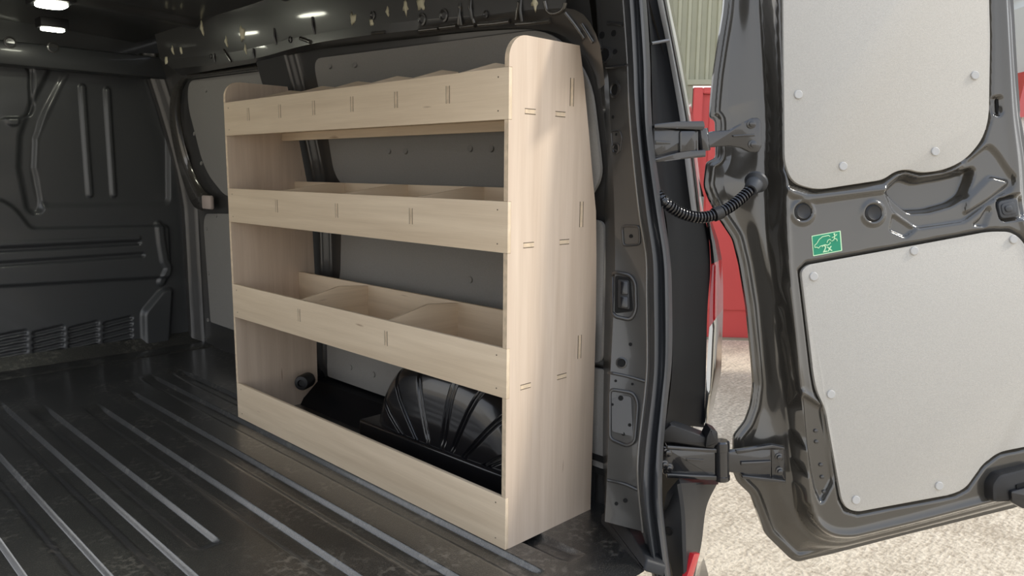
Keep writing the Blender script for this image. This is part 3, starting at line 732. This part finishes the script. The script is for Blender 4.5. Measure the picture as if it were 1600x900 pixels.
loft('bumper_corner', [rl(-.12, ((1098, 868), (1102, 880), (1108, 905), (1112, 940))), rl(-.16, ((1092, 872), (1090, 890), (1086, 905), (1080, 940)))], M_gloss, van, 12)

# ---- hinges: fixed halves on the body
HN = -CF*np.array([1, 1, 0]); HN = HN/np.linalg.norm(HN)
def hp(c, *p): return pl(HN, c, *p)
PIV = pl(AN, -.25, 1125, 720)
hc = float(HN@PIV)
PIVU = hp(hc, 1097, 221)
def slab(name, pts, off, t, m, parent, rr=3, bev=.0025, c=None):
    """plate facing the rear of the yard: outline on the plane off in front of the hinge axis, t thick"""
    q = round_poly([np.array(p, float) for p in pts], rr, 3)
    return prism(name, [hp((hc if c is None else c)+off, *p) for p in q], -HN*t, m, parent, bev)
slab('lower_hinge_bracket', [(1036, 697), (1075, 700), (1118, 706), (1118, 748), (1075, 744), (1036, 742)], .012, .04, M_steel, van, 3, .004)
slab('hinge_rib', [(1072, 716), (1100, 718), (1100, 722), (1072, 720)], .014, .01, M_steel, van, 1, .001)
slab('hinge_flange', [(1042, 696), (1120, 702), (1120, 708), (1042, 703)], .022, .03, M_steel, van, 1, .002)
slab('hinge_flange', [(1042, 740), (1120, 744), (1120, 751), (1042, 747)], .022, .03, M_steel, van, 1, .002)
k0, k1 = hp(hc, 1128, 750), hp(hc, 1127, 688)
lathe('lower_hinge_knuckle', k0, k1-k0, [(0, 0), (.017, 0), (.019, .003), (.019, .012), (.0175, .013), (.0175, .075), (.019, .076), (.019, np.linalg.norm(k1-k0)-.004), (.015, np.linalg.norm(k1-k0)), (0, np.linalg.norm(k1-k0))], M_steel, van, 24)
for px, py in ((1043, 707), (1038, 726), (1045, 731)):
    p = hp(hc+.014, px, py); lathe('hinge_bolt', p, HN, [(.011, -.004), (.011, .002), (.0075, .003), (.0075, .008), (.006, .009), (0, .009)], M_steel, van, 6 if False else 16)
slab('hinge_cover', [(1034, 676), (1048, 664), (1056, 666), (1120, 690), (1116, 702), (1050, 692), (1034, 692)], .020, .05, M_black, van, 2, .003)
slab('hinge_cover_nose', [(1104, 683), (1110, 670), (1122, 676), (1123, 694), (1112, 701), (1102, 700)], .030, .045, M_black, van, 2, .005)
cu = float(HN@PIVU)
slab('upper_hinge_bracket', [(1020, 196), (1056, 202), (1092, 203), (1092, 238), (1056, 244), (1020, 249)], .008, .04, M_steel, van, 3, .004, cu)
slab('hinge_flange', [(1022, 194), (1058, 190), (1100, 189), (1102, 198), (1098, 203), (1058, 201), (1022, 200)], .020, .03, M_steel, van, 2, .002, cu)
slab('hinge_flange', [(1022, 248), (1058, 239), (1078, 236), (1103, 234), (1103, 245), (1062, 249), (1040, 252), (1022, 254)], .020, .03, M_steel, van, 2, .002, cu)
slab('hinge_rib', [(1024, 219), (1048, 221), (1048, 225), (1024, 226)], .012, .01, M_steel, van, 1, .001, cu)
k0, k1 = hp(cu, 1101, 236), hp(cu, 1097, 201)
lathe('upper_hinge_knuckle', k0, k1-k0, [(0, 0), (.012, 0), (.013, .003), (.013, np.linalg.norm(k1-k0)-.003), (.012, np.linalg.norm(k1-k0)), (0, np.linalg.norm(k1-k0))], M_steel, van, 20)
slab('hinge_web', [(1062, 204), (1088, 204), (1088, 237), (1062, 240)], .018, .02, M_steel, van, 4, .004, cu)

# ================================================================== OPEN REAR DOOR
TH, EP = math.radians(40), math.radians(7.5)
du = np.array([math.cos(TH)*math.cos(EP), -math.sin(TH)*math.cos(EP), math.sin(EP)])
dv = np.array([.0, .17, 1.0]); dv -= du*(du@dv); dv /= np.linalg.norm(dv)
dn = np.cross(du, dv)
if dn@(CP-PIV) < 0: dn = -dn
D0p = PIV + dn*.050                                   # origin on the inner face
def dpt(px, py, w=0.0): return pl(dn, float(dn@D0p)+w, px, py)
def duv(px, py, w=0.0):
    P = dpt(px, py, w)-D0p; return np.array([P@du, P@dv])
def dxyz(u, v, w): return D0p + du*u + dv*v + dn*w
door = empty('van_rear_door', tuple(PIV)); tag(door, 'open dark grey van rear door with two pale grey lining boards on its inner face', 'door')
WO, WM = -.105, -.074
Bout = [(1143, -170), (1137, -60), (1130, 20), (1122, 70), (1115, 117), (1111, 160), (1110, 183), (1119, 187), (1120, 246), (1105, 252), (1101, 290), (1108, 310), (1124, 340), (1146, 373), (1156, 413), (1167, 480), (1175, 563), (1178, 601), (1174, 633), (1165, 658), (1147, 681), (1147, 736), (1153, 754), (1174, 774), (1185, 805), (1197, 836), (1235, 873), (1246, 878), (1300, 865), (1420, 834), (1582, 794), (1690, 762), (1650, 420), (1612, 330), (1606, 250), (1594, 180), (1588, 90), (1583, 0), (1576, -170)]
Bmid = [(1190, -170), (1186, -60), (1184, 0), (1191, 100), (1197, 200), (1194, 280), (1195, 360), (1210, 447), (1214, 520), (1219, 580), (1232, 651), (1237, 722), (1241, 793), (1254, 825), (1275, 845), (1310, 853), (1420, 826), (1582, 784), (1680, 756), (1640, 420), (1604, 330), (1599, 250), (1588, 180), (1582, 90), (1577, 0), (1570, -170)]
Bin = [(1222, -170), (1221, 0), (1225, 150), (1228, 267), (1229, 347), (1234, 447), (1248, 580), (1257, 687), (1263, 780), (1276, 818), (1300, 834), (1330, 836), (1430, 812), (1582, 772), (1670, 748), (1630, 430), (1590, 330), (1588, 262), (1578, 180), (1573, 90), (1568, 0), (1561, -170)]
bo = np.array([duv(*p, WO) for p in Bout]); bmd = np.array([duv(*p, WM) for p in Bmid]); bi = np.array([duv(*p) for p in Bin])
bo = np.array(round_poly(list(bo), .010, 3)); bmd = np.array(round_poly(list(bmd), .03, 5)); bi = np.array(round_poly(list(bi), .04, 5))
st = .0036
us = np.arange(bo[:, 0].min()-.01, min(bo[:, 0].max(), .86)+.01, st); vs_ = np.arange(bo[:, 1].min()-.01, bo[:, 1].max()+.01, st)
U, Vv = np.meshgrid(us, vs_, indexing='ij'); P2 = np.stack([U.ravel(), Vv.ravel()], 1)
so, sm, si = poly_sd(P2, bo), poly_sd(P2, bmd), poly_sd(P2, bi)
W = np.zeros(len(P2))
k = (si < 0) & (sm >= 0); t = np.zeros(len(P2)); t[k] = (-si[k])/(-si[k]+sm[k]+1e-9); W[k] = WM*ss(t[k]*1.0)*1.0
k = sm < 0; t = np.zeros(len(P2)); t[k] = (-sm[k])/(-sm[k]+np.maximum(so[k], 0)+1e-9); W[k] = WM+(WO-WM)*ss(t[k]*1.35)
W += .007*np.exp(-((so-.016)/.006)**2)                # rolled flange near the outer edge
W += .006*np.exp(-((si+.002)/.010)**2)                # crest where the face turns in
def feat(pts, h, wd=.010, rr=.02, closed=True):
    global W
    q = [duv(*p) for p in pts]
    if closed: W += h*ss(poly_sd(P2, round_poly(q, rr), True)/wd+.5)
    else: W += h*np.exp(-(poly_sd(P2, q, False)/wd)**2)
UP = [(1222, -175), (1226, 255), (1238, 285), (1275, 297), (1380, 281), (1398, 268), (1418, 264), (1440, 270), (1475, 266), (1510, 249), (1535, 218), (1545, 187), (1547, 60), (1545, -20), (1540, -175)]
LO = [(1252, 424), (1262, 414), (1400, 389), (1545, 362), (1577, 362), (1592, 370), (1603, 384), (1640, 520), (1660, 690), (1600, 698), (1560, 707), (1535, 726), (1510, 762), (1490, 772), (1340, 800), (1323, 795), (1315, 780), (1297, 680), (1290, 640), (1276, 610), (1271, 583)]
for q in (UP, LO):
    sq = poly_sd(P2, [duv(*p) for p in q]); W += -.012*ss((sq+.010)/.008)
feat([(1228, 292), (1262, 304), (1392, 291), (1382, 300), (1268, 316), (1232, 306)], .008, .010, .01)
feat([(1382, 296), (1414, 269), (1440, 278), (1492, 268), (1546, 226), (1560, 240), (1586, 280), (1580, 298), (1546, 316), (1508, 346), (1434, 357), (1396, 330)], -.010, .010, .012)
feat([(1390, 297), (1416, 274), (1440, 282), (1494, 272), (1526, 262), (1524, 278), (1512, 306), (1492, 319), (1456, 329), (1424, 331), (1402, 312)], -.030, .014, .012)
feat([(1396, 334), (1391, 360), (1416, 371), (1432, 358)], -.010, .006, .006)
feat([(1512, 312), (1548, 276), (1580, 284), (1546, 312), (1510, 334)], .010, .010, .01)
feat([(1520, 352), (1532, 342), (1544, 322), (1548, 330), (1540, 354)], -.009, .006, .005)
feat([(1556, 312), (1586, 304), (1610, 306), (1612, 340), (1564, 346)], -.012, .006, .014)
feat([(1254, 617), (1288, 640), (1303, 752), (1284, 788), (1274, 765), (1262, 700)], -.012, .008, .012)
feat([(1254, 612), (1292, 638), (1309, 750)], .006, .005, .01, closed=False)
feat([(1552, 150), (1566, 150), (1567, 180), (1553, 180)], -.014, .004, .010)
for (px, py) in ((1254, 331), (1364, 333)):
    c = duv(px, py); d = np.linalg.norm(P2-c, axis=1); W += .006*np.exp(-((d-.024)/.005)**2)-.004*(1-ss((d-.018)/.005))
inside = so > 0
nx, ny = U.shape; I2 = inside.reshape(nx, ny); idx = np.arange(nx*ny).reshape(nx, ny)
anyin = I2[:-1, :-1] | I2[1:, :-1] | I2[1:, 1:] | I2[:-1, 1:]
F = np.stack([idx[:-1, :-1], idx[1:, :-1], idx[1:, 1:], idx[:-1, 1:]], -1)[anyin]
Q = P2.copy(); Q[~inside] = nearest_on(P2[~inside], bo); W[~inside] = WO
used = np.unique(F); remap = -np.ones(len(P2), int); remap[used] = np.arange(len(used))
pts = D0p + Q[used, :1]*du + Q[used, 1:]*dv + W[used, None]*dn
obj('inner_panel', pts, remap[F], M_paint, door, smooth=True)
prism('outer_skin', [dxyz(u, v, WO+.001) for u, v in bo], -dn*.012, M_paint, door, .003)
def dplate(name, pts, w0, w1, m, rr=.012, bev=.0015, parent=None, n=5):
    q = round_poly([duv(*p, w1) for p in pts], rr, n)
    return prism(name, [dxyz(a, b, w1) for a, b in q], -dn*(w1-w0), m, parent or door, bev)
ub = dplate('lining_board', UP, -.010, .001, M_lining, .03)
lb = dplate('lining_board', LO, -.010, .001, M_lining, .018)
for px, py in ((1247, 148), (1317, 260), (1461, 237), (1523, 118)): fixing_cap(dpt(px, py, .001), dn, ub, .0100)
for px, py in ((1271, 432), (1428, 392), (1583, 374), (1298, 616), (1337, 781), (1467, 759)): fixing_cap(dpt(px, py, .001), dn, lb, .0100)
for px, py in ((1254, 331), (1364, 333)):
    lathe('blanking_plug', dpt(px, py, -.004), dn, [(.021, -.002), (.021, .004), (.016, .007), (.0145, .006), (0, .0065)], M_black, door, 24)
dplate('slot_opening', [(1556, 154), (1563, 154), (1564, 177), (1557, 177)], -.014, -.011, M_hole, .006, 0)
rs = dplate('rubber_stop', [(1559, 315), (1590, 308), (1594, 338), (1564, 342)], -.012, .002, M_rubber, .012, .003)
dplate('stop_ring', [(1564, 319), (1586, 314), (1589, 334), (1568, 337)], 0, .005, M_rubber, .010, .002, rs)
dplate('stop_boss', [(1570, 322), (1582, 320), (1584, 330), (1573, 332)], .004, .009, M_rubber, .008, .003, rs)
for px, py in ((1274, 673), (1275, 690), (1282, 726), (1284, 745), (1287, 768)):
    lathe('press_stud', dpt(px, py, -.012), dn, [(.005, 0), (.0045, .004), (.002, .005), (0, .005)], M_inner, door, 12)
hd = dplate('closing_handle', [(1551, 758), (1562, 742), (1620, 728), (1640, 735), (1640, 790), (1600, 782), (1552, 786)], -.004, .030, M_black, .010, .008)
dplate('handle_grip', [(1580, 768), (1640, 752), (1650, 785), (1600, 796), (1582, 786)], .028, .040, M_gloss, .006, .004, hd)
dplate('handle_pocket', [(1588, 758), (1640, 744), (1642, 752), (1590, 766)], .028, .033, M_hole, .004, 0, hd)
# sticker: green label with van pictogram and lettering
stq = [(1268, 368.5), (1313.5, 360.2), (1316, 392), (1270.5, 400.5)]
sk_ = dplate('sticker', stq, -.0010, .0012, M_pale, .002, 0)
sk_['label'] = 'green sticker with a van outline, running figure and 2x'
def lerp(s, t):
    a, b, c, d = [np.array(p) for p in stq]; return tuple((a*(1-s)+b*s)*(1-t)+(d*(1-s)+c*s)*t)
dplate('sticker_field', [lerp(.03, .04), lerp(.965, .04), lerp(.965, .955), lerp(.03, .955)], .0010, .0016, M_green, .001, 0, sk_)
def sline(pts, wd, name='pictogram', w=.0022):
    P = [dpt(*lerp(*p), w) for p in pts]; bm = bmesh.new(); tube_bm(bm, P, wd, 6); return bm
bm = bmesh.new()
for pts_ in ([(.62, .20), (.58, .13), (.36, .14), (.24, .25), (.15, .42), (.08, .48), (.07, .58), (.15, .60), (.20, .66), (.26, .58), (.44, .55), (.50, .60), (.56, .57), (.62, .52), (.60, .46)], [(.50, .47), (.54, .36), (.62, .33), (.64, .40)],
             [(.68, .27), (.76, .24), (.84, .18), (.86, .14)], [(.78, .14), (.77, .26), (.74, .40), (.66, .44)], [(.77, .33), (.84, .38), (.85, .48)]):
    tube_bm(bm, [dpt(*lerp(*p), .0022) for p in pts_], .0011, 6)
lathe_bm(bm, dpt(*lerp(.775, .12), .0018), dn, [(.0022, 0), (.0022, .0006), (0, .0007)], 10)
from_bm('pictogram', bm, M_pale, sk_)
def text(name, body, s, t, size, m, parent):
    c = bpy.data.curves.new(name, 'FONT'); c.body = body; c.size = size; c.extrude = .0003; c.offset = .0002
    dg = bpy.data.objects.new('tmp', c); COL.objects.link(dg)
    me = bpy.data.meshes.new_from_object(dg.evaluated_get(bpy.context.evaluated_depsgraph_get())); bpy.data.objects.remove(dg)
    o = link(name, me, m, parent); p = dpt(*lerp(s, t), .0020)
    a, b = dpt(*lerp(0, .5), 0), dpt(*lerp(1, .5), 0); ex = (b-a)/np.linalg.norm(b-a); ey = np.cross(dn, ex)
    R = Matrix([[ex[i], ey[i], dn[i]] for i in range(3)])
    o.location = p; o.rotation_euler = R.to_euler()
    return o
text('lettering', '2x', .33, .90, .024, M_pale, sk_)
# moving halves of the hinges
slab('lower_hinge_arm', [(1137, 706), (1160, 703), (1184, 700), (1206, 699), (1206, 750), (1184, 748), (1160, 741), (1137, 738)], .006, .014, M_steel, door, 3, .004)
slab('lower_hinge_plate', [(1205, 697), (1226, 700), (1229, 752), (1206, 749)], .004, .014, M_steel, door, 3, .003)
for q in ([(1150, 704), (1206, 695), (1226, 699), (1226, 703), (1206, 701), (1152, 710)], [(1160, 743), (1206, 748), (1228, 751), (1228, 755), (1204, 753), (1160, 748)], [(1158, 722), (1205, 720), (1205, 726), (1158, 728)]):
    slab('hinge_rib', q, .014, .012, M_steel, door, 1, .0015)
def bolt(px, py, off, c=None):
    p = hp((hc if c is None else c)+off, px, py)
    lathe('hinge_bolt', p, HN, [(.010, -.003), (.010, .002), (.0065, .003), (.0065, .009), (.005, .010), (0, .010)], M_steel, door, 16)
bolt(1217, 714, .005); bolt(1218, 736, .005)
slab('upper_hinge_arm', [(1103, 208), (1112, 205), (1140, 203), (1160, 192), (1176, 184), (1186, 184), (1190, 190), (1191, 228), (1186, 238), (1172, 238), (1158, 231), (1140, 228), (1112, 230), (1103, 233)], .008, .014, M_steel, door, 3, .004, cu)
slab('hinge_rib', [(1146, 211), (1180, 209), (1180, 213), (1146, 214)], .016, .012, M_steel, door, 1, .0015, cu)
bolt(1174, 194, .009, cu); bolt(1176, 226, .009, cu)

# ================================================================== corrugated wiring hose between body and door
pxs = [(1027, 303), (1040, 317), (1060, 331), (1085, 339), (1108, 338), (1135, 327), (1158, 310), (1176, 292), (1182, 284)]
deps = np.r_[1.68, np.linspace(1.67, 1.75, len(pxs)-1)]
path = catmull([depth_pt(*p, d) for p, d in zip(pxs, deps)], 330)
rad = [.0105+.0026*(1 if math.sin(2*math.pi*i/8.6) > 0 else -.7) for i in range(330)]
hose = empty('wiring_hose', tuple(path[0])); tag(hose, 'black corrugated wiring hose looping from the van body to the open door', 'hose')
tube('corrugated_tube', path, rad, M_gloss, hose, 16, 25)
i0 = 172; tube('clip_collar', path[i0:i0+22], .0155, M_black, hose, 18)
e = path[-1]; d_ = Vector(tuple(path[-20]-path[-1])).normalized()
lathe('door_grommet', e, d_, [(.0, -.004), (.026, -.004), (.027, .004), (.020, .010), (.017, .030), (.014, .036), (.010, .036)], M_rubber, hose, 22)

# ================================================================== PLYWOOD RACK
rack = empty('plywood_rack', (0, .63, 0)); tag(rack, 'pale plywood van shelving rack with divided shelves against the side wall', 'rack')
LEN, T9 = 1.257, .009
boards = [(0.0, .118), (.338, .446), (.645, .751), (.913, 1.015)]
rear = [(.292, 0), (.294, .30), (.294, .47), (.290, .62), (.284, .723), (.270, .795), (.250, .908), (.229, 1.016), (.214, 1.08)]
def panel_outline():
    o = [(T9, 0)] + rear + [(.05, 1.08)]
    r = .05
    for k in range(1, 9):
        a = math.pi/2*k/8; o.append((.05-r*math.sin(a), 1.08-r+r*math.cos(a)))
    zz = [(1.015, .913), (.751, .645), (.446, .338), (.118, 0)]
    for i, (zt, zb) in enumerate(zz):
        o += [(0, zt), (T9, zt)]
        if zb > 0: o += [(T9, zb), (0, zb)]
    return o
for y0, y1 in ((0, .012), (LEN-.012, LEN)):
    bm = bmesh.new(); prism_bm(bm, [(x, y0, z) for x, z in panel_outline()], (0, y1-y0, 0))
    bm.normal_update()
    me_o = from_bm('end_panel', bm, M_plyZ, rack, angle=30)
    me_o.data.materials.append(M_edge)
    for p in me_o.data.polygons:
        if abs(p.normal.y) < .5: p.material_index = 1
divs = {3: [1.097, .909, .729, .550, .369, .185], 2: [.947, .631, .318], 1: [.840, .423]}
base = {1: .355, 2: .659, 3: .932}; back_x = {1: .232, 2: .228, 3: .187}; back_z = {1: (.345, .466), 2: (.65, .772), 3: (.904, 1.015)}
for i, (zb, zt) in enumerate(boards):
    b = box('front_board', (0, 0, zb+.0005), (T9, LEN, zt-.0005), M_plyY, rack, .0006)
    for yy in divs.get(i, ()):
        zc = zb+(zt-zb)*.58
        box('tenon', (-.0005, yy-.0048, zc-.018), (.004, yy+.0048, zc+.018), M_edge, b)
        for s in (-1, 1): box('tenon_gap', (-.0003, yy+s*.0056-.0007, zc-.0185), (.004, yy+s*.0056+.0007, zc+.0185), M_seam, b)
    for s in (0, 1):
        for zq in (zb+.018, zt-.018): lathe('panel_pin', (-.0002, .03+s*(LEN-.06), zq), (-1, 0, 0), [(.0016, -.001), (.0016, .0003), (0, .0003)], M_seam, b, 8)
for i in (1, 2, 3):
    z = base[i]; bx = back_x[i]
    box('shelf_base', (T9, .012, z-.0045), (bx, LEN-.012, z+.0045), M_plyY, rack)
    box('back_board', (bx, .012, back_z[i][0]), (bx+T9, LEN-.012, back_z[i][1]), M_plyY, rack, .0006)
    zf, zk = boards[i][1]-.002, {1: .475, 2: .772, 3: 1.052}[i]
    for yy in divs[i]:
        p = [(T9, z+.0045), (bx, z+.0045), (bx, zk), (bx-.05, zk), (T9, zf)] if i > 1 else [(T9, z+.0045), (bx, z+.0045), (bx, zk-.012), (bx-.10, zk-.004), (T9, zf)]
        bm = bmesh.new(); prism_bm(bm, [(a, yy-.0045, c) for a, c in p], (0, .009, 0)); d_o = from_bm('divider', bm, M_plyX, rack)
        d_o.data.materials.append(M_edge)
        for q in d_o.data.polygons:
            if abs(q.normal.y) < .5: q.material_index = 1
# tenons seen in the near end panel
for i in (1, 2, 3):
    z = base[i]; xs_ = {1: (.058, .176), 2: (.062, .176), 3: (.062, .155)}[i]
    for xc in xs_:
        box('tenon', (xc-.015, -.0006, z-.0042), (xc+.015, .004, z+.0042), M_edge, rack)
        for s in (-1, 1): box('tenon_gap', (xc-.016, -.0004, z+s*.0050-.0008), (xc+.016, .004, z+s*.0050+.0008), M_seam, rack)
    x0 = back_x[i]; za, zb_ = {1: (.387, .44), 2: (.69, .745), 3: (.952, 1.009)}[i]
    box('tenon', (x0-.0001, -.0006, za), (x0+.0085, .004, zb_), M_edge, rack)
    for xx in (x0-.0013, x0+.0098): box('tenon_gap', (xx-.0009, -.0004, za-.001), (xx+.0009, .004, zb_+.001), M_seam, rack)

# ================================================================== ceiling lamps
def ceiling_lamp(px, py, z, size, label):
    p = axp(2, z, px, py)
    o = empty('ceiling_lamp', (p[0], p[1], z+.02)); tag(o, label, 'lamp', 'ceiling lamps')
    a, b = size
    box('lamp_housing', (p[0]-a*.62, p[1]-b*.75, z-.004), (p[0]+a*.62, p[1]+b*.75, z+.03), M_black, o, .004)
    bm = bmesh.new(); prism_bm(bm, round_poly([(p[0]-a/2, p[1]-b/2, z-.012), (p[0]+a/2, p[1]-b/2, z-.012), (p[0]+a/2, p[1]+b/2, z-.012), (p[0]-a/2, p[1]+b/2, z-.012)], b*.45, 6), (0, 0, .010), .002)
    from_bm('lamp_lens', bm, M_lamp, o, angle=40)
    return o
ceiling_lamp(82, 43, 1.315, (.075, .05), 'lit ceiling lamp further into the van, nearer the bulkhead')
ceiling_lamp(80, 4, 1.335, (.085, .11), 'lit ceiling lamp nearer the rear opening, at the top edge of the photo')
